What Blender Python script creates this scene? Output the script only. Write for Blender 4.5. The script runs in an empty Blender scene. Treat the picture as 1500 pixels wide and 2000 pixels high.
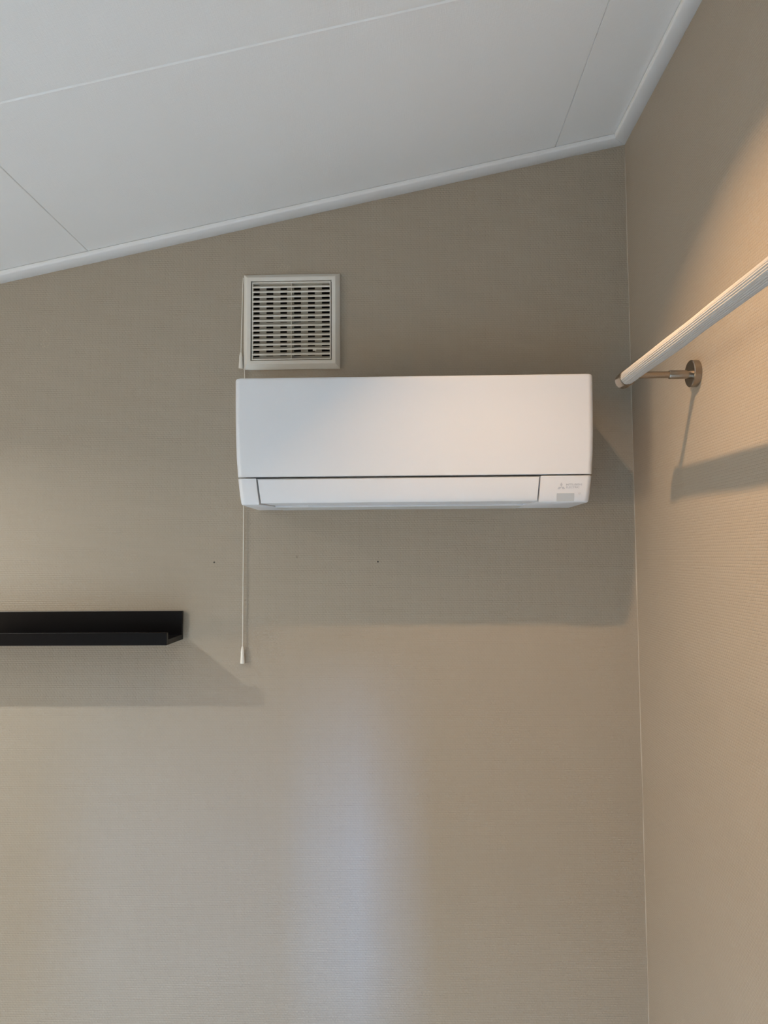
import bpy, bmesh, math, random
from mathutils import Vector, Matrix
random.seed(4)

# ------------------------------------------------------------------ camera, light, exposure
scn = bpy.context.scene
COL = scn.collection
# room frame: X right, Y into the picture (far wall at y = 0), Z up, floor at z = 0
CAM = Vector((0.0, -1.7813, 1.6))
PITCH, YAW, ROLL, FPX = 0.0613, 0.0276, -0.0063, 1400.0
fw = Vector((-math.sin(YAW)*math.cos(PITCH), math.cos(YAW)*math.cos(PITCH), math.sin(PITCH)))
rt = Vector((math.cos(YAW), math.sin(YAW), 0)); up = rt.cross(fw)
R2 = rt*math.cos(ROLL) + up*math.sin(ROLL); U2 = up*math.cos(ROLL) - rt*math.sin(ROLL)
cd = bpy.data.cameras.new('camera'); cam = bpy.data.objects.new('camera', cd); COL.objects.link(cam)
cd.sensor_fit = 'HORIZONTAL'; cd.sensor_width = 36.0; cd.lens = 36.0*FPX/1500.0
cd.clip_start = 0.02
cam.matrix_world = Matrix(((R2.x, U2.x, -fw.x, CAM.x), (R2.y, U2.y, -fw.y, CAM.y), (R2.z, U2.z, -fw.z, CAM.z), (0, 0, 0, 1)))
scn.camera = cam

vs = scn.view_settings
vs.view_transform = 'Standard'; vs.look = 'None'; vs.gamma = 1.0; vs.use_curve_mapping = False
vs.exposure = 0.04
scn.display_settings.display_device = 'sRGB'

w = bpy.data.worlds.new('World'); scn.world = w; w.use_nodes = True
w.node_tree.nodes['Background'].inputs[0].default_value = (0.62, 0.78, 1.0, 1)
w.node_tree.nodes['Background'].inputs[1].default_value = 1.0

XC, ZC0, CS = 0.5698, 2.5395, 0.2083          # right wall, ceiling z at x = 0, ceiling slope
XL, YR = -3.2, -4.0                            # left wall, rear wall
LIGHT_GAP = (-0.42, -0.25, 1.25, 1.58)                # invented opening in the rear wall, shapes the blue streak
def zc(x): return ZC0 + CS*x

def area(name, loc, target, power, col, shape, sx, sy=None, spread=180):
    l = bpy.data.lights.new(name, 'AREA'); l.energy = power; l.color = col; l.shape = shape
    l.size = sx
    if sy: l.size_y = sy
    l.spread = math.radians(spread)
    o = bpy.data.objects.new(name, l); COL.objects.link(o); o.location = loc
    o.rotation_euler = (Vector(target)-Vector(loc)).to_track_quat('-Z', 'Y').to_euler()
    return o
WARM = (1.0, 0.645, 0.37)
def downlight(name, x, y, power, spread, col=WARM, tilt=CS, dz=0.006):
    z = zc(x) - dz
    return area(name, (x, y, z), (x + tilt, y, z - 1), power, col, 'DISK', 0.03, None, spread)
downlight('downlight', 0.02, -0.735, 5.5, 102, WARM, 0.28)
downlight('downlight', -1.55, -0.735, 8.8, 130, (1.0, 0.98, 0.92))
downlight('downlight', -1.76, -1.02, 1.0, 130, (1.0, 0.98, 0.92))
# made-up light sources out of view: roof, rear opening, left side
RGX, RGY = (-1.973, -0.793), (-3.035, -2.425)
rx, ry = sum(RGX)/2, sum(RGY)/2
roof_fill = area('roof_fill_light', (rx, ry, zc(rx) + 0.001), (rx + CS, ry, zc(rx) - 0.999), 112.0, (0.43, 0.69, 1.0), 'RECTANGLE', 1.10, 0.52, 120)  # added roof lamp, gives the cool light from above
roof_fill.rotation_euler = (0, -math.atan(CS), 0)
area('streak_light', (-0.6, -9.0, 2.2), (-0.6, 0, 0.9), 780.0, (0.20, 0.45, 1.0), 'RECTANGLE', 0.22, 0.9)  # added lamp beyond the rear opening, throws the blue streak
area('wide_streak_light', (-0.15, -9.0, 2.2), (-0.15, 0, 0.9), 1250.0, (0.20, 0.47, 1.0), 'RECTANGLE', 0.85, 0.9)  # second added lamp, spreads the streak softly to the left
area('side_fill_light', (XL + 0.02, -1.8, 1.2), (0, -1.8, 1.0), 37.0, (1.0, 0.80, 0.58), 'RECTANGLE', 1.0, 1.0)  # added warm fill from the left, no doorway is built

# ------------------------------------------------------------------ materials
def mat(name, col, rough=0.5, metal=0.0, spec=0.5):
    m = bpy.data.materials.new(name); m.use_nodes = True
    b = m.node_tree.nodes['Principled BSDF']
    b.inputs['Base Color'].default_value = (*col, 1); b.inputs['Roughness'].default_value = rough
    b.inputs['Metallic'].default_value = metal; b.inputs['Specular IOR Level'].default_value = spec
    return m
def nd(m, t, **kw):
    n = m.node_tree.nodes.new(t)
    for k, v in kw.items(): setattr(n, k, v)
    return n
def lk(m, a, b): m.node_tree.links.new(a, b)
def bsdf(m): return m.node_tree.nodes['Principled BSDF']
def add_bump(m, height, dist, strength=1.0):
    bp = nd(m, 'ShaderNodeBump'); bp.inputs['Distance'].default_value = dist; bp.inputs['Strength'].default_value = strength
    lk(m, height, bp.inputs['Height']); lk(m, bp.outputs['Normal'], bsdf(m).inputs['Normal'])
def noise(m, vec, scale, detail=3):
    n = nd(m, 'ShaderNodeTexNoise'); n.inputs['Scale'].default_value = scale; n.inputs['Detail'].default_value = detail
    if vec is not None: lk(m, vec, n.inputs['Vector'])
    return n.outputs['Fac']
def fine(m, scale, dist):
    tc = nd(m, 'ShaderNodeTexCoord'); add_bump(m, noise(m, tc.outputs['Object'], scale), dist)
    return m
def mth(m, op, a, b=None):
    n = nd(m, 'ShaderNodeMath', operation=op)
    for i, v in enumerate((a, b)):
        if v is None: continue
        if isinstance(v, (int, float)): n.inputs[i].default_value = v
        else: lk(m, v, n.inputs[i])
    return n.outputs[0]

WALL = (0.388, 0.332, 0.260)
def wallpaper(name, axis, marks=()):
    m = mat(name, WALL, 0.55, 0, 0.35)
    tc = nd(m, 'ShaderNodeTexCoord'); sp = nd(m, 'ShaderNodeSeparateXYZ'); lk(m, tc.outputs['Object'], sp.inputs[0])
    cb = nd(m, 'ShaderNodeCombineXYZ'); lk(m, sp.outputs[axis], cb.inputs[0]); lk(m, sp.outputs['Z'], cb.inputs[1])
    br = nd(m, 'ShaderNodeTexBrick'); lk(m, cb.outputs[0], br.inputs['Vector'])
    br.offset = 0.5; br.inputs['Scale'].default_value = 1.0
    br.inputs['Color1'].default_value = (1, 1, 1, 1); br.inputs['Color2'].default_value = (0.6, 0.6, 0.6, 1); br.inputs['Mortar'].default_value = (0, 0, 0, 1)
    br.inputs['Brick Width'].default_value = 0.0078; br.inputs['Row Height'].default_value = 0.0054
    br.inputs['Mortar Size'].default_value = 0.0014; br.inputs['Mortar Smooth'].default_value = 1.0
    sep = nd(m, 'ShaderNodeSeparateColor'); lk(m, br.outputs['Color'], sep.inputs[0])
    n1 = noise(m, tc.outputs['Object'], 900, 2); n2 = noise(m, tc.outputs['Object'], 6, 2)
    h = mth(m, 'ADD', sep.outputs[0], mth(m, 'MULTIPLY', n1, 0.6))
    add_bump(m, h, 0.00050)
    mix = nd(m, 'ShaderNodeMix', data_type='RGBA'); lk(m, n2, mix.inputs['Factor'])
    mix.inputs[6].default_value = (*[c*0.975 for c in WALL], 1); mix.inputs[7].default_value = (*[c*1.025 for c in WALL], 1)
    out = mix.outputs[2]
    for (mx, mz, rx, rz, thr, col) in marks:          # small scuffs and plaster crumbs with a shape of their own
        dx = mth(m, 'DIVIDE', mth(m, 'SUBTRACT', sp.outputs[axis], mx), rx); dz = mth(m, 'DIVIDE', mth(m, 'SUBTRACT', sp.outputs['Z'], mz), rz)
        d = mth(m, 'ADD', mth(m, 'MULTIPLY', dx, dx), mth(m, 'MULTIPLY', dz, dz))
        ins = mth(m, 'LESS_THAN', d, 1.0)
        nz = mth(m, 'GREATER_THAN', noise(m, tc.outputs['Object'], 420, 1), thr)
        f = mth(m, 'MULTIPLY', ins, nz)
        mk = nd(m, 'ShaderNodeMix', data_type='RGBA'); lk(m, f, mk.inputs['Factor']); lk(m, out, mk.inputs[6]); mk.inputs[7].default_value = (*col, 1)
        out = mk.outputs[2]
    lk(m, out, bsdf(m).inputs['Base Color'])
    return m
M = {}
M['wall_far'] = wallpaper('greige_wallpaper_far', 'X', [(-0.305, 2.335, 0.022, 0.012, 0.64, (0.55, 0.48, 0.38)), (-0.915, 2.165, 0.014, 0.03, 0.64, (0.56, 0.47, 0.35)),
                                                       (0.475, 2.545, 0.022, 0.035, 0.60, (0.30, 0.255, 0.20))])
M['wall_side'] = wallpaper('greige_wallpaper_side', 'Y')
M['floor'] = fine(mat('neutral_floor', (0.56, 0.54, 0.51), 0.45), 60, 0.0004)  # unseen floor, neutral colour picked for its bounce light
cm = M['ceiling'] = mat('white_ceiling_panel', (0.85, 0.85, 0.835), 0.6, 0, 0.3)
tc = nd(cm, 'ShaderNodeTexCoord')
mp1 = nd(cm, 'ShaderNodeMapping'); lk(cm, tc.outputs['Object'], mp1.inputs[0]); mp1.inputs['Scale'].default_value = (60, 700, 60)
mp2 = nd(cm, 'ShaderNodeMapping'); lk(cm, tc.outputs['Object'], mp2.inputs[0]); mp2.inputs['Scale'].default_value = (700, 60, 60)
lin = mth(cm, 'ADD', noise(cm, mp1.outputs[0], 1.0, 2), noise(cm, mp2.outputs[0], 1.0, 2))
add_bump(cm, lin, 0.00022)
M['joint'] = mat('joint_white', (0.88, 0.88, 0.88), 0.6)
M['trim'] = fine(mat('white_trim', (0.79, 0.795, 0.79), 0.45, 0, 0.4), 300, 0.00006)
M['caulk'] = mat('greige_caulk', (0.40, 0.35, 0.285), 0.5)
M['ac_white'] = fine(mat('satin_white_plastic', (0.74, 0.765, 0.80), 0.42, 0, 0.4), 700, 0.00003)
M['ac_core'] = mat('gap_shade_plastic', (0.03, 0.033, 0.038), 0.6)  # near-black, so the shade in the gaps sits in the colour
M['ac_under_shaded'] = mat('shaded_under_plastic', (0.64, 0.65, 0.64), 0.5)  # same white plastic, darkened to put the underside shade into the colour
M['display'] = mat('grey_receiver_window', (0.51, 0.55, 0.58), 0.3)
M['print'] = mat('grey_print', (0.50, 0.53, 0.58), 0.5)
M['lamp_ring'] = mat('pale_lamp_ring', (0.64, 0.66, 0.70), 0.4)
M['vent'] = fine(mat('ivory_white_plastic', (0.73, 0.705, 0.64), 0.45, 0, 0.4), 500, 0.00004)
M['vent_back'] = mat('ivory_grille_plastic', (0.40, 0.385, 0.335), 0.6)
M['duct'] = mat('dark_duct', (0.022, 0.021, 0.019), 0.8)  # near-black colour deepens the shade in the slots and frame gap
M['cord'] = fine(mat('white_cord', (0.80, 0.77, 0.70), 0.7), 2500, 0.0001)
M['black'] = fine(mat('black_laminate', (0.0045, 0.004, 0.0045), 0.32, 0, 0.17), 200, 0.00003)
M['steel'] = mat('brushed_nickel', (0.36, 0.315, 0.265), 0.26, 1.0)
M['fabric'] = fine(mat('off_white_ribbed_cloth', (0.47, 0.45, 0.42), 0.85, 0, 0.1), 1500, 0.0002)
M['hole'] = mat('dark_screw_hole', (0.02, 0.017, 0.015), 0.8)  # dark colour stands in for the shade inside unmodelled holes
M['frame'] = mat('opening_frame_white', (0.8, 0.8, 0.8), 0.4)

# ------------------------------------------------------------------ mesh helpers
def link(name, me, m, parent=None, smooth=False, label=None):
    o = bpy.data.objects.new(name, me); COL.objects.link(o)
    if m is not None and not me.materials: me.materials.append(m)
    if parent is not None: o.parent = parent
    if smooth:
        me.shade_smooth()
    if label: o['label'] = label
    return o
def bm_box(bm, x0, x1, y0, y1, z0, z1):
    v = [bm.verts.new(p) for p in ((x0,y0,z0),(x1,y0,z0),(x1,y1,z0),(x0,y1,z0),(x0,y0,z1),(x1,y0,z1),(x1,y1,z1),(x0,y1,z1))]
    for f in ((0,3,2,1),(4,5,6,7),(0,1,5,4),(1,2,6,5),(2,3,7,6),(3,0,4,7)): bm.faces.new([v[i] for i in f])
def to_mesh(name, bm):
    bmesh.ops.recalc_face_normals(bm, faces=bm.faces)
    me = bpy.data.meshes.new(name); bm.to_mesh(me); bm.free(); return me
def box(name, b, m, parent=None, bevel=0.0, label=None):
    bm = bmesh.new(); bm_box(bm, *b)
    if bevel: bmesh.ops.bevel(bm, geom=list(bm.edges), offset=bevel, segments=2, profile=0.5, affect='EDGES')
    return link(name, to_mesh(name, bm), m, parent, label=label)
def loft(name, rings, m, parent=None, cap=True, angle=35, closed=True):
    bm = bmesh.new(); n = len(rings[0])
    V = [[bm.verts.new(p) for p in r] for r in rings]
    for a, b in zip(V[:-1], V[1:]):
        for i in range(n if closed else n-1):
            bm.faces.new((a[i], a[(i+1) % n], b[(i+1) % n], b[i]))
    if cap: bm.faces.new(V[0]); bm.faces.new(V[-1])
    me = to_mesh(name, bm)
    o = link(name, me, m, parent)
    if angle:
        me.shade_smooth()
        try: me.set_sharp_from_angle(angle=math.radians(angle))
        except Exception: pass
    return o
def cyl_rings(p0, p1, prof, n=32):
    """prof: (t along metres from p0, radius)"""
    p0 = Vector(p0); d = (Vector(p1)-p0).normalized(); a = d.orthogonal().normalized(); b = d.cross(a)
    return [[tuple(p0 + d*t + (a*math.cos(2*math.pi*i/n) + b*math.sin(2*math.pi*i/n))*r) for i in range(n)] for t, r in prof]
def tag(o, label=None, cat=None, group=None, kind=None):
    if label: o['label'] = label
    if cat: o['category'] = cat
    if group: o['group'] = group
    if kind: o['kind'] = kind
    return o
def empty(name, loc):
    o = bpy.data.objects.new(name, None); COL.objects.link(o); o.location = loc; o.empty_display_size = 0.05
    return o
def settle(o, root):                      # meshes are written in room coordinates
    o.parent = root; o.matrix_parent_inverse = Matrix.Translation(root.location).inverted()
    return o
def struct(o, label, cat=None): return tag(o, label, cat, kind='structure')

# ------------------------------------------------------------------ room shell
ZT = 2.95
VX0, VX1, VZ0, VZ1 = -0.4023, -0.1576, 2.0723, 2.3170          # ventilation grille frame on the far wall
HX0, HX1, HZ0, HZ1 = VX0+0.0195, VX1-0.0195, VZ0+0.0195, VZ1-0.0195  # duct opening behind it
bm = bmesh.new()
for b in ((XL-0.1, HX0, 0, 0.12, 0, ZT), (HX1, XC+0.1, 0, 0.12, 0, ZT), (HX0, HX1, 0, 0.12, 0, HZ0), (HX0, HX1, 0, 0.12, HZ1, ZT)): bm_box(bm, *b)
bmesh.ops.remove_doubles(bm, verts=bm.verts, dist=1e-5)
wall_far = struct(link('wall_back', to_mesh('wall_back', bm), M['wall_far']), 'greige textured wallpaper wall behind the air conditioner', 'wall')
wall_right = struct(box('wall_right', (XC, XC+0.12, YR-0.1, 0.0, 0, ZT), M['wall_side']), 'greige textured wallpaper wall carrying the ribbed rail', 'wall')
wall_left = struct(box('wall_left', (XL-0.12, XL, YR-0.1, 0.0, 0, ZT), M['wall_side']), 'greige side wall at the low end of the sloping ceiling', 'wall')
floor = struct(box('floor', (XL-0.1, XC+0.1, YR-0.1, 0.1, -0.1, 0), M['floor']), 'pale neutral floor below the picture, coloured for bounce light', 'floor')
bm = bmesh.new(); a, b_, c, d = LIGHT_GAP
for q in ((XL-0.1, a, YR-0.12, YR, 0, ZT), (b_, XC+0.1, YR-0.12, YR, 0, ZT), (a, b_, YR-0.12, YR, 0, c), (a, b_, YR-0.12, YR, d, ZT)): bm_box(bm, *q)
bmesh.ops.remove_doubles(bm, verts=bm.verts, dist=1e-5)
wall_rear = struct(link('wall_front', to_mesh('wall_front', bm), M['wall_far']), 'greige rear wall with an invented light opening, behind the viewer', 'wall')

# ceiling: backing slab and the single panels
def slab(name, x0, x1, y0, y1, lo, hi, m, parent=None):
    bm = bmesh.new(); v = []
    for (x, y, k) in ((x0,y0,lo),(x1,y0,lo),(x1,y1,lo),(x0,y1,lo),(x0,y0,hi),(x1,y0,hi),(x1,y1,hi),(x0,y1,hi)): v.append(bm.verts.new((x, y, zc(x)+k)))
    for f in ((0,3,2,1),(4,5,6,7),(0,1,5,4),(1,2,6,5),(2,3,7,6),(3,0,4,7)): bm.faces.new([v[i] for i in f])
    return link(name, to_mesh(name, bm), m, parent)
ceiling = struct(slab('ceiling', XL-0.1, XC+0.1, YR-0.1, 0.1, 0.010, 0.05, M['joint']), 'sloping white panelled ceiling rising towards the right wall', 'ceiling')
def panel(x0, x1, y0, y1):
    """slab with chamfered lower edges; the long seams are wider than the cross seams"""
    cx, cy, h = 0.0012, 0.0026, 0.0100
    g = 0.0002
    x0 += g; x1 -= g; y0 += g; y1 -= g
    rings = [[(x0+cx, y0+cy, 0), (x1-cx, y0+cy, 0), (x1-cx, y1-cy, 0), (x0+cx, y1-cy, 0)],
             [(x0, y0, 0.0022), (x1, y0, 0.0022), (x1, y1, 0.0022), (x0, y1, 0.0022)],
             [(x0, y0, h), (x1, y0, h), (x1, y1, h), (x0, y1, h)]]
    rings = [[(x, y, zc(x)+k) for x, y, k in r] for r in rings]
    return loft('ceiling_panel', rings, M['ceiling'], ceiling, angle=0)
xs_ = [XL, -1.973, -0.793, 0.387, XC]
ys_ = [0.0, -0.595, -1.205, -1.815, -2.425, -3.035, -3.645, YR]
for j in range(len(ys_)-1):
    for i in range(len(xs_)-1):
        if i == 1 and j == 4: continue          # left open for the added roof lamp
        panel(xs_[i], xs_[i+1], ys_[j+1], ys_[j])

# cornice trims, mitred in the corner
PROF = [(0, 0.0010), (0, 0.0170), (0.0010, 0.0174), (0.0310, 0.0122), (0.0335, 0.0112), (0.0345, 0.0098), (0.0352, 0.0060), (0.0355, 0.0016), (0.0350, 0.0010)]
def trim(name, ra, rb, label):
    o = loft(name, [ra, rb], M['trim'], angle=40); return struct(o, label, 'trim')
trim('trim_1', [(XL, -u, zc(XL)-v) for u, v in PROF], [(XC-u-0.0005, -u, zc(XC-u-0.0005)-v) for u, v in PROF], 'white cornice strip climbing along the top of the wall behind the air conditioner')
trim('trim_2', [(XC-u, -u, zc(XC-u)-v) for u, v in PROF], [(XC-u, YR, zc(XC-u)-v) for u, v in PROF], 'white cornice strip along the top of the right wall')
# thin bead of caulk in the wall corner, a little uneven
rings = []
z = 0.0
while z < zc(XC)-0.02:
    s = 0.0014 + 0.0006*math.sin(z*23) * math.sin(z*7.3)
    rings.append([(XC, 0, z), (XC-s, 0, z), (XC-s*0.45, -s*0.45, z), (XC, -s, z)]); z += 0.03
struct(loft('trim_3', rings, M['caulk'], angle=60), 'thin uneven bead of caulk down the corner of the two walls', 'trim')
# frame of the invented rear opening
light_gap = struct(empty('light_opening_1', ((a+b_)/2, YR-0.06, c)), 'white framed made-up opening in the rear wall, added for light', 'window')
t_ = 0.03
for q in ((a, a+t_, YR-0.09, YR-0.04, c, d), (b_-t_, b_, YR-0.09, YR-0.04, c, d), (a+t_, b_-t_, YR-0.09, YR-0.04, c, c+t_), (a+t_, b_-t_, YR-0.09, YR-0.04, d-t_, d)):
    settle(box('opening_frame', q, M['frame']), light_gap)

roof_gap = struct(empty('light_opening_2', (rx, ry, zc(rx))), 'made-up roof opening behind the viewer, added for light', 'window')  # invented opening framing the added roof lamp
for (fx0, fx1, fy0, fy1) in ((RGX[0]+0.001, RGX[0]+0.03, RGY[0]+0.001, RGY[1]-0.001), (RGX[1]-0.03, RGX[1]-0.001, RGY[0]+0.001, RGY[1]-0.001),
                             (RGX[0]+0.031, RGX[1]-0.031, RGY[0]+0.001, RGY[0]+0.03), (RGX[0]+0.031, RGX[1]-0.031, RGY[1]-0.03, RGY[1]-0.001)):
    settle(slab('opening_frame', fx0, fx1, fy0, fy1, -0.004, 0.0098, M['frame']), roof_gap)

# old screw holes and a nick in the far wall
for (x, z, r) in ((-0.474, 1.587, 0.0020), (-0.065, 1.586, 0.0021)):
    loft('screw_hole', cyl_rings((x, 0.004, z), (x, -1, z), [(0, r), (0.0043, r), (0.0043, r*0.5)], 14), M['hole'], wall_far, angle=0)
loft('wall_nick', [[(-0.2672, 0.002, 1.5965), (-0.2660, 0.002, 1.5965), (-0.2664, 0.002, 1.6020), (-0.2672, 0.002, 1.6030)],
                   [(-0.2672, -0.0003, 1.5965), (-0.2660, -0.0003, 1.5965), (-0.2664, -0.0003, 1.6020), (-0.2672, -0.0003, 1.6030)]], M['hole'], wall_far, angle=0)

# ------------------------------------------------------------------ air conditioner
AX, AZ0, AZB, AZ1 = 0.0226, 1.7159, 1.7755, 1.9996     # centre x, underside, panel break, top
def interp(z, tab):
    for (z0, v0), (z1, v1) in zip(tab[:-1], tab[1:]):
        if z <= z1: return v0 + (v1-v0)*max(0, (z-z0))/(z1-z0)
    return tab[-1][1]
WT = [(1.7159, 0.3870), (1.735, 0.3893), (1.7755, 0.3930), (1.82, 0.3958), (1.86, 0.3974), (1.92, 0.3986), (1.9996, 0.3990)]
DT = [(1.7159, 0.1930), (1.735, 0.1982), (1.7755, 0.2035), (1.82, 0.2060), (1.87, 0.2072), (1.9996, 0.2074)]
def AW(z): return interp(z, WT)
def AD(z): return interp(z, DT)
YB = -0.002
def arc(cx, cy, r, a0, a1, n): return [(cx + r*math.cos(a0+(a1-a0)*i/n), cy + r*math.sin(a0+(a1-a0)*i/n)) for i in range(n+1)]
def section(z, inset=0.0):
    W, D = AW(z)-inset, AD(z)-inset; r = 0.013
    p = [(-W, YB)] + arc(-W+r, -D+r, r, math.pi, 1.5*math.pi, 7) + arc(W-r, -D+r, r, 1.5*math.pi, 2*math.pi, 7) + [(W, YB)]
    return [(AX+x, y, z) for x, y in p]
ac = tag(empty('air_conditioner', (AX, 0, AZ0)), 'white wall-mounted air conditioner indoor unit with a closed front flap', 'air conditioner')
zs = [1.7772, 1.7780, 1.795, 1.82, 1.845, 1.87, 1.90, 1.94, 1.975, 1.9946, 1.9970, 1.9986, 1.9994, 1.9996]
ins = {1.7772: 0.0010, 1.9970: 0.0005, 1.9986: 0.0014, 1.9994: 0.0028, 1.9996: 0.0048}
settle(loft('front_panel', [section(z, ins.get(z, 0)) for z in zs], M['ac_white'], angle=40), ac)
# inner body seen through the gaps
settle(box('inner_body', (AX-0.380, AX+0.380, -0.176, -0.004, AZ0+0.012, 1.9900), M['ac_core']), ac)
# end pieces beside the flap
XLT, XLB, XRT, XRB = -0.3285, -0.3225, 0.3030, 0.2985            # inner edges (world x) of the end pieces: top, bottom
def xin(z, t, b): return b + (t-b)*(z-AZ0)/(AZB-AZ0)
YM = -0.106
def endsec(z, side, inset=0.0):
    W, D = AW(z)-inset, AD(z)-inset; r = 0.013
    if side < 0:
        x = xin(z, XLT, XLB)-inset; o = arc(-W+r, -D+r, r, math.pi, 1.5*math.pi, 7); o = [(AX+px, py) for px, py in o]
        p = [(AX-W, YB)] + o + [(x, -D), (x+0.021, YM), (x+0.021, YB)]
    else:
        x = xin(z, XRT, XRB)+inset; o = arc(W-r, -D+r, r, 1.5*math.pi, 2*math.pi, 7); o = [(AX+px, py) for px, py in o]
        p = [(x-0.021, YB), (x-0.021, YM), (x, -D)] + o + [(AX+W, YB)]
    return [(px, py, z) for px, py in p]
zl = [AZ0, AZ0+0.0012, AZ0+0.004, 1.735, 1.75, 1.765, 1.7732, 1.7740]
il = {AZ0: 0.0022, AZ0+0.0012: 0.0006, 1.7740: 0.0008}
end_l = settle(loft('end_piece', [endsec(z, -1, il.get(z, 0)) for z in zl], M['ac_white'], angle=40), ac)
end_r = settle(loft('end_piece', [endsec(z, 1, il.get(z, 0)) for z in zl], M['ac_white'], angle=40), ac)
# underside plate behind the flap, a step lower than the flap
settle(box('underside_plate', (XLB+0.0205, XRB-0.0205, YM, YB, AZ0-0.0006, AZ0+0.012), M['ac_under_shaded'], bevel=0.0004), ac)
settle(box('lit_edge_strip', (XLB+0.0205, XRB-0.0205, YM-0.0010, YM-0.0001, AZ0-0.0006, AZ0+0.0060), M['ac_white']), ac)  # lighter strip sets the lit edge of the step by colour
# flap: front face and its fold under the unit
FL = [(-0.1995, 1.7708), (-0.2025, 1.7716), (-0.2034, 1.7705), (-0.2018, 1.7600), (-0.1994, 1.7440), (-0.1958, 1.7290), (-0.1932, 1.7208), (-0.1922, 1.7194), (-0.1905, 1.7190), (YM-0.0030, 1.7190), (YM-0.0030, 1.7230), (-0.1880, 1.7230), (-0.1945, 1.7450)]
def flap_x(y, z, side):
    k = max(0.0, (y+0.192)/0.086)
    return (xin(z, XLT, XLB)+0.0042+0.021*k) if side < 0 else (xin(z, XRT, XRB)-0.0042-0.021*k)
settle(loft('flap', [[(flap_x(y, z, -1), y, z) for y, z in FL], [(flap_x(y, z, 1), y, z) for y, z in FL]], M['ac_white'], angle=30), ac)
# shelf of the body above the flap, and flap hinges under it
settle(box('flap_recess', (XLT+0.002, XRT-0.002, -0.1955, -0.170, 1.7715, 1.7743), M['ac_under_shaded']), ac)
for hx in (-0.262, 0.222): settle(box('hinge', (hx, hx+0.040, YM-0.012, YM-0.0025, 1.7168, 1.7200), M['ac_white'], bevel=0.0006), ac)
# receiver window, lamp and maker's mark on the right end piece
def front_y(z): return -AD(z)
def patch(name, x0, x1, z0, z1, m, parent, h=0.0006):
    r0 = [(x0, front_y(z0)+0.002, z0), (x1, front_y(z0)+0.002, z0), (x1, front_y(z1)+0.002, z1), (x0, front_y(z1)+0.002, z1)]
    r1 = [(x0, front_y(z0)-h, z0), (x1, front_y(z0)-h, z0), (x1, front_y(z1)-h, z1), (x0, front_y(z1)-h, z1)]
    return settle(loft(name, [r0, r1], m, angle=0), parent)
dw = patch('receiver_window', 0.3370, 0.3752, 1.7180, 1.7352, M['display'], ac)
dw['label'] = 'grey receiver window'
led = settle(loft('indicator_lamp', cyl_rings((0.3870, front_y(1.7352)+0.002, 1.7352), (0.3870, -1, 1.7352), [(0, 0.0026), (0.0024, 0.0026), (0.0024, 0.0017), (0.0021, 0.0017)], 20), M['lamp_ring'], angle=0), ac)
# three diamonds
s = 0.0056
bm = bmesh.new()
cx0, cz0 = 0.3470, 1.7493
for k in range(3):
    an = math.pi/2 + k*2*math.pi/3
    e = Vector((math.cos(an), math.sin(an))); n_ = Vector((-e.y, e.x))
    pts = [Vector((0, 0)), e*s*0.866 + n_*s*0.5, e*s*1.732, e*s*0.866 - n_*s*0.5]
    lo = [bm.verts.new((cx0+p.x, front_y(cz0+p.y)+0.001, cz0+p.y)) for p in pts]; hi = [bm.verts.new((cx0+p.x, front_y(cz0+p.y)-0.0003, cz0+p.y)) for p in pts]
    bm.faces.new(lo); bm.faces.new(hi)
    for i in range(4): bm.faces.new((lo[i], lo[(i+1) % 4], hi[(i+1) % 4], hi[i]))
settle(link('emblem', to_mesh('emblem', bm), M['print'], label='grey three-diamond emblem'), ac)
def lettering(txt, x, z, width, height):
    cu = bpy.data.curves.new('lettering', 'FONT'); cu.body = txt; cu.size = 1.0; cu.offset = 0.018; cu.extrude = 0.02; cu.space_character = 0.95
    tmp = bpy.data.objects.new('tmp', cu); COL.objects.link(tmp)
    bpy.context.view_layer.update()
    me = bpy.data.meshes.new_from_object(tmp.evaluated_get(bpy.context.evaluated_depsgraph_get()))
    bpy.data.objects.remove(tmp)
    X = [v.co.x for v in me.vertices]; Y = [v.co.y for v in me.vertices]
    for v in me.vertices:
        px = x + (v.co.x-min(X))/(max(X)-min(X))*width; pz = z + (v.co.y-min(Y))/(max(Y)-min(Y))*height
        v.co = (px, front_y(pz) + (0.0008 if v.co.z < 0 else -0.0003), pz)
    me.materials.clear()
    return settle(link('lettering', me, M['print'], label='grey printed maker name'), ac)
lettering('MITSUBISHI', 0.3575, 1.7520, 0.0345, 0.0044)
lettering('ELECTRIC', 0.3575, 1.7462, 0.0290, 0.0044)

# ------------------------------------------------------------------ ventilation grille with two pull cords
vent = tag(empty('ventilation_grille', ((VX0+VX1)/2, 0, VZ0)), 'square ivory louvred ventilation grille with pull cords above the air conditioner', 'vent')
def sq(o, y): return [(VX0+o, y, VZ0+o), (VX1-o, y, VZ0+o), (VX1-o, y, VZ1-o), (VX0+o, y, VZ1-o)]
settle(loft('grille_frame', [sq(0.0005, -0.0003), sq(0.0000, -0.0010), sq(0.0000, -0.0040), sq(0.0010, -0.0052), sq(0.0098, -0.0144), sq(0.0108, -0.0150), sq(0.0194, -0.0150), sq(0.0200, -0.0144), sq(0.0200, -0.0003)], M['vent'], cap=False, angle=25), vent)
IN = 0.0224
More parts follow.
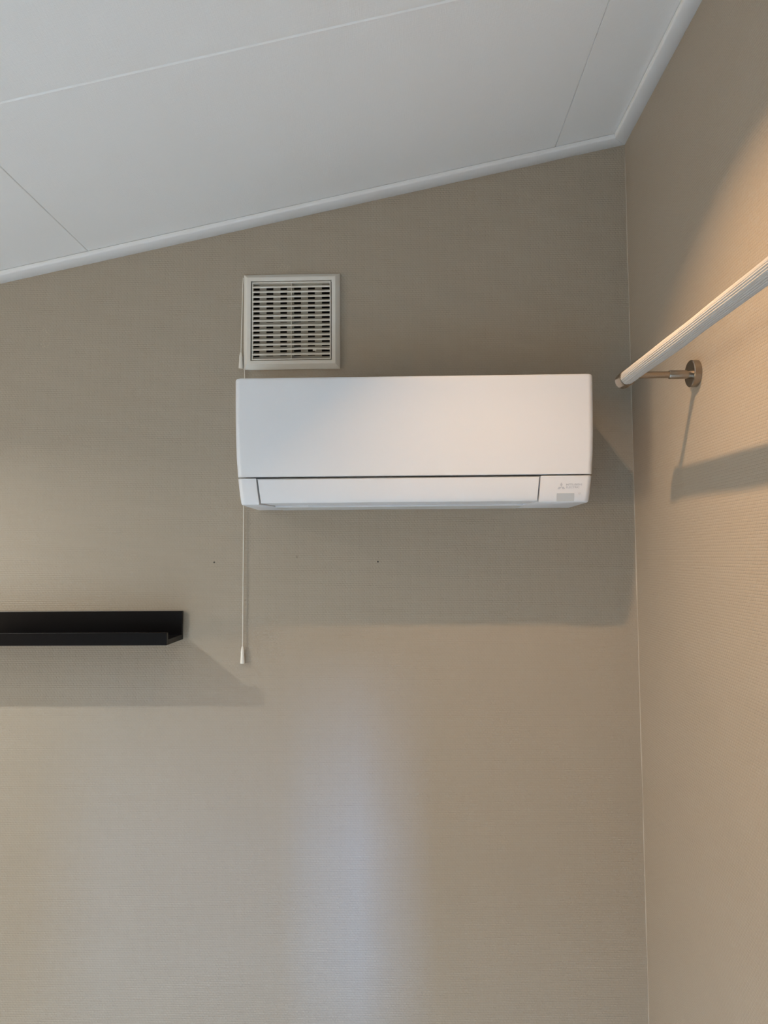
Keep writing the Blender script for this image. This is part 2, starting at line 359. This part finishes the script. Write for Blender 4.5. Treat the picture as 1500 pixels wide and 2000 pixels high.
# inner louvre frame
settle(loft('louvre_frame', [sq(IN, -0.0008), sq(IN, -0.0124), sq(IN+0.0026, -0.0124), sq(IN+0.0026, -0.0008), sq(IN, -0.0008)], M['vent'], cap=False, angle=25), vent)
lx0, lx1 = VX0+IN+0.0024, VX1-IN-0.0024
N = 15
pitch = (VZ1-VZ0-2*IN-0.0020)/(N+1.0)
zt_ = VZ1-IN-0.0010
SL = [(-0.0122, -0.0020), (-0.0126, -0.0016), (-0.0126, 0.0017), (-0.0122, 0.0021), (-0.0040, 0.0062), (-0.0040, 0.0046)]
def slat_mesh(bow):
    K = 12; rings = []
    for i in range(K+1):
        f = i/K; rings.append([(lx0 + (lx1-lx0)*f, y, z + bow(f)) for y, z in SL])
    return rings
for k in range(1, N+1):
    z0 = zt_ - k*pitch
    bow = (lambda f: 0.0)
    if k == 14: bow = (lambda f: 0.0017*math.exp(-((f-0.72)/0.22)**2) + 0.0006*math.exp(-((f-0.25)/0.2)**2))
    if k == 13: bow = (lambda f: 0.0006*math.sin(f*math.pi))
    o = settle(loft('slat', [[(x, y, z+z0) for x, y, z in r] for r in slat_mesh(bow)], M['vent'], angle=25), vent)
    if k == 14:
        ch = box('slat_chip', (lx0+0.152, lx0+0.161, -0.0130, -0.0118, z0-0.0042, z0-0.0004), M['vent'], bevel=0.0008)
        settle(ch, vent)
# thin upright in the middle
settle(box('middle_bar', ((lx0+lx1)/2-0.0006, (lx0+lx1)/2+0.0006, -0.0122, -0.0040, VZ0+IN+0.0024, VZ1-IN-0.0024), M['vent']), vent)
# perforated plate behind the slats: bars round the slots
m_ = 0.0002255
slots = [(VX0+p*m_+0.0012, VX0+q*m_+0.0012) for p, q in ((98, 172), (249, 327), (407, 482), (562, 640), (719, 797), (875, 972))]
bm = bmesh.new()
y0, y1 = -0.0026, -0.0012
zprev = VZ1-IN+0.0008
for k in range(0, N+1):
    zmid = zt_ - k*pitch - 0.0020 + 0.0012 + 0.0002
    hh = 0.0033
    if k in (0, 8, 15): hh = 0.0009
    if k == 13: hh = 0.0019
    zt2, zb2 = zmid+hh, zmid-hh
    thin = k in (0, 8, 15)
    if thin: zt2, zb2 = zmid+0.0028, zmid-0.0028
    bm_box(bm, lx0-0.001, lx1+0.001, y0, y1, zt2, zprev)
    edges = [lx0-0.001] + [v for s_ in slots for v in s_] + [lx1+0.001]
    for i in range(0, len(edges), 2):
        if edges[i+1]-edges[i] > 0.0008: bm_box(bm, edges[i], edges[i+1], y0, y1, zb2, zt2)
    if thin:                                                # only the outermost slots stay tall in these rows
        for a0, a1 in slots[1:5]:
            bm_box(bm, a0, a1, y0, y1, zb2, zmid-hh); bm_box(bm, a0, a1, y0, y1, zmid+hh, zt2)
    zprev = zb2
bm_box(bm, lx0-0.001, lx1+0.001, y0, y1, VZ0+IN-0.0008, zprev)
settle(link('slotted_plate', to_mesh('slotted_plate', bm), M['vent_back']), vent)
# duct in the wall
def dq(y): return [(HX0+0.0003, y, HZ0+0.0003), (HX1-0.0003, y, HZ0+0.0003), (HX1-0.0003, y, HZ1-0.0003), (HX0+0.0003, y, HZ1-0.0003)]
bm = bmesh.new(); V = [[bm.verts.new(p) for p in dq(y)] for y in (0.0005, 0.115)]
for i in range(4): bm.faces.new((V[0][i], V[0][(i+1) % 4], V[1][(i+1) % 4], V[1][i]))
bm.faces.new(V[1])
settle(link('duct', to_mesh('duct', bm), M['duct']), vent)
def pull_cord(pts, toggle_top, toggle_h, rb):
    r = 0.00115; rings = []
    for p in pts: rings.append([(p[0]+r*math.cos(2*math.pi*i/10), p[1]+r*math.sin(2*math.pi*i/10), p[2]) for i in range(10)])
    c_ = settle(loft('pull_cord', rings, M['cord'], angle=60), vent)
    x, y, z = toggle_top
    prof = [(0, 0.0013), (0.0012, 0.0022), (0.006, 0.0034), (0.012, 0.0042), (0.016, 0.0044), (0.018, 0.0042), (toggle_h-0.002, rb), (toggle_h, rb-0.0003), (toggle_h, rb*0.6), (toggle_h-0.004, rb*0.55)]
    g = loft('cord_pull', cyl_rings((x, y, z), (x, y, z-1), prof, 24), M['cord'], angle=40)
    g.parent = c_; g.matrix_parent_inverse = c_.matrix_parent_inverse.copy()
    g.matrix_parent_inverse = Matrix.Identity(4)
    return c_
pull_cord([(-0.4035, -0.0060, 2.309), (-0.4050, -0.0062, 2.29), (-0.4068, -0.0064, 2.20), (-0.4085, -0.0066, 2.112)], (-0.4085, -0.0066, 2.117), 0.042, 0.0056)
pull_cord([(-0.3990, -0.0060, 2.074), (-0.3992, -0.0062, 1.9), (-0.3996, -0.0064, 1.6), (-0.4000, -0.0066, 1.376)], (-0.4000, -0.0066, 1.380), 0.042, 0.0056)

# ------------------------------------------------------------------ black picture ledge
SX1, SX0, SZ0, SZ1, SD = -0.5502, -1.1002, 1.3969, 1.4671, 0.1247
led_ = tag(empty('picture_ledge', ((SX0+SX1)/2, 0, SZ0)), 'black wooden picture ledge with a low front lip, fixed to the wall', 'shelf')
settle(box('back_board', (SX0, SX1, -0.0115, -0.0002, SZ0, SZ1), M['black'], bevel=0.0006), led_)
settle(box('ledge_board', (SX0, SX1, -SD+0.0115, -0.0116, SZ0, SZ0+0.0125), M['black'], bevel=0.0006), led_)
settle(box('front_lip', (SX0, SX1, -SD, -SD+0.0114, SZ0, SZ0+0.0290), M['black'], bevel=0.0008), led_)

# ------------------------------------------------------------------ ribbed cloth-covered rail on metal brackets
RX, RZ = 0.4345, 1.9415
rail = tag(empty('wall_rail', (XC, -0.395, 1.949)), 'off-white ribbed cloth-wrapped rail on a brushed metal wall bracket', 'rail')
NS = 168; rings = []
YA, YE = -0.4010, -2.02
K = 90
for i in range(K+1):
    y = YA + (YE-YA)*(i/K)**1.4
    t = YA - y
    bulge = 1.0 + 0.05*math.exp(-((t-0.22)/0.07)**2) - 0.03*math.exp(-((t-0.33)/0.06)**2)
    ring = []
    for k in range(NS):
        th = 2*math.pi*k/NS
        ph = th + 0.10*math.sin(t*9) + 0.35*t
        rr = 0.0133*bulge*(1 + 0.085*abs(math.sin(13*ph)) - 0.045 + 0.022*math.cos(7*ph + 1.3 + 5*t) + 0.02*math.cos(3*th+t*4))
        ring.append((RX + rr*math.cos(th), y, RZ - 0.013*t + rr*math.sin(th) - 0.0015*math.exp(-((t-0.24)/0.12)**2)))
    rings.append(ring)
settle(loft('cloth_sleeve', rings, M['fabric'], angle=75), rail)
def turned(name, p0, p1, prof, n=48): return settle(loft(name, cyl_rings(p0, p1, prof, n), M['steel'], angle=35), rail)
turned('end_cap', (RX, -0.3720, RZ), (RX, -1, RZ), [(0, 0.0100), (0.0006, 0.0150), (0.0016, 0.0158), (0.0285, 0.0158), (0.0300, 0.0150), (0.0300, 0.0120)])
for yb in (-0.3950, -1.90):
    if yb > -1:
        turned('bracket_arm', (RX+0.010, yb, 1.9475), (2, yb, 1.9475), [(0, 0.0066), (0.0715, 0.0066), (0.0715, 0.0076), (0.0735, 0.0084), (0.1235, 0.0084)])
        turned('wall_rosette', (XC-0.0140, yb, 1.9490), (2, yb, 1.9490), [(0, 0.0090), (0, 0.0245), (0.0014, 0.0262), (0.0132, 0.0262), (0.0139, 0.0255)])
    else:
        turned('bracket_arm', (RX+0.010, yb, 1.9240), (2, yb, 1.9240), [(0, 0.0066), (0.0715, 0.0066), (0.0715, 0.0076), (0.0735, 0.0084), (0.1235, 0.0084)])
        turned('wall_rosette', (XC-0.0140, yb, 1.9240), (2, yb, 1.9240), [(0, 0.0090), (0, 0.0245), (0.0014, 0.0262), (0.0132, 0.0262), (0.0139, 0.0255)])
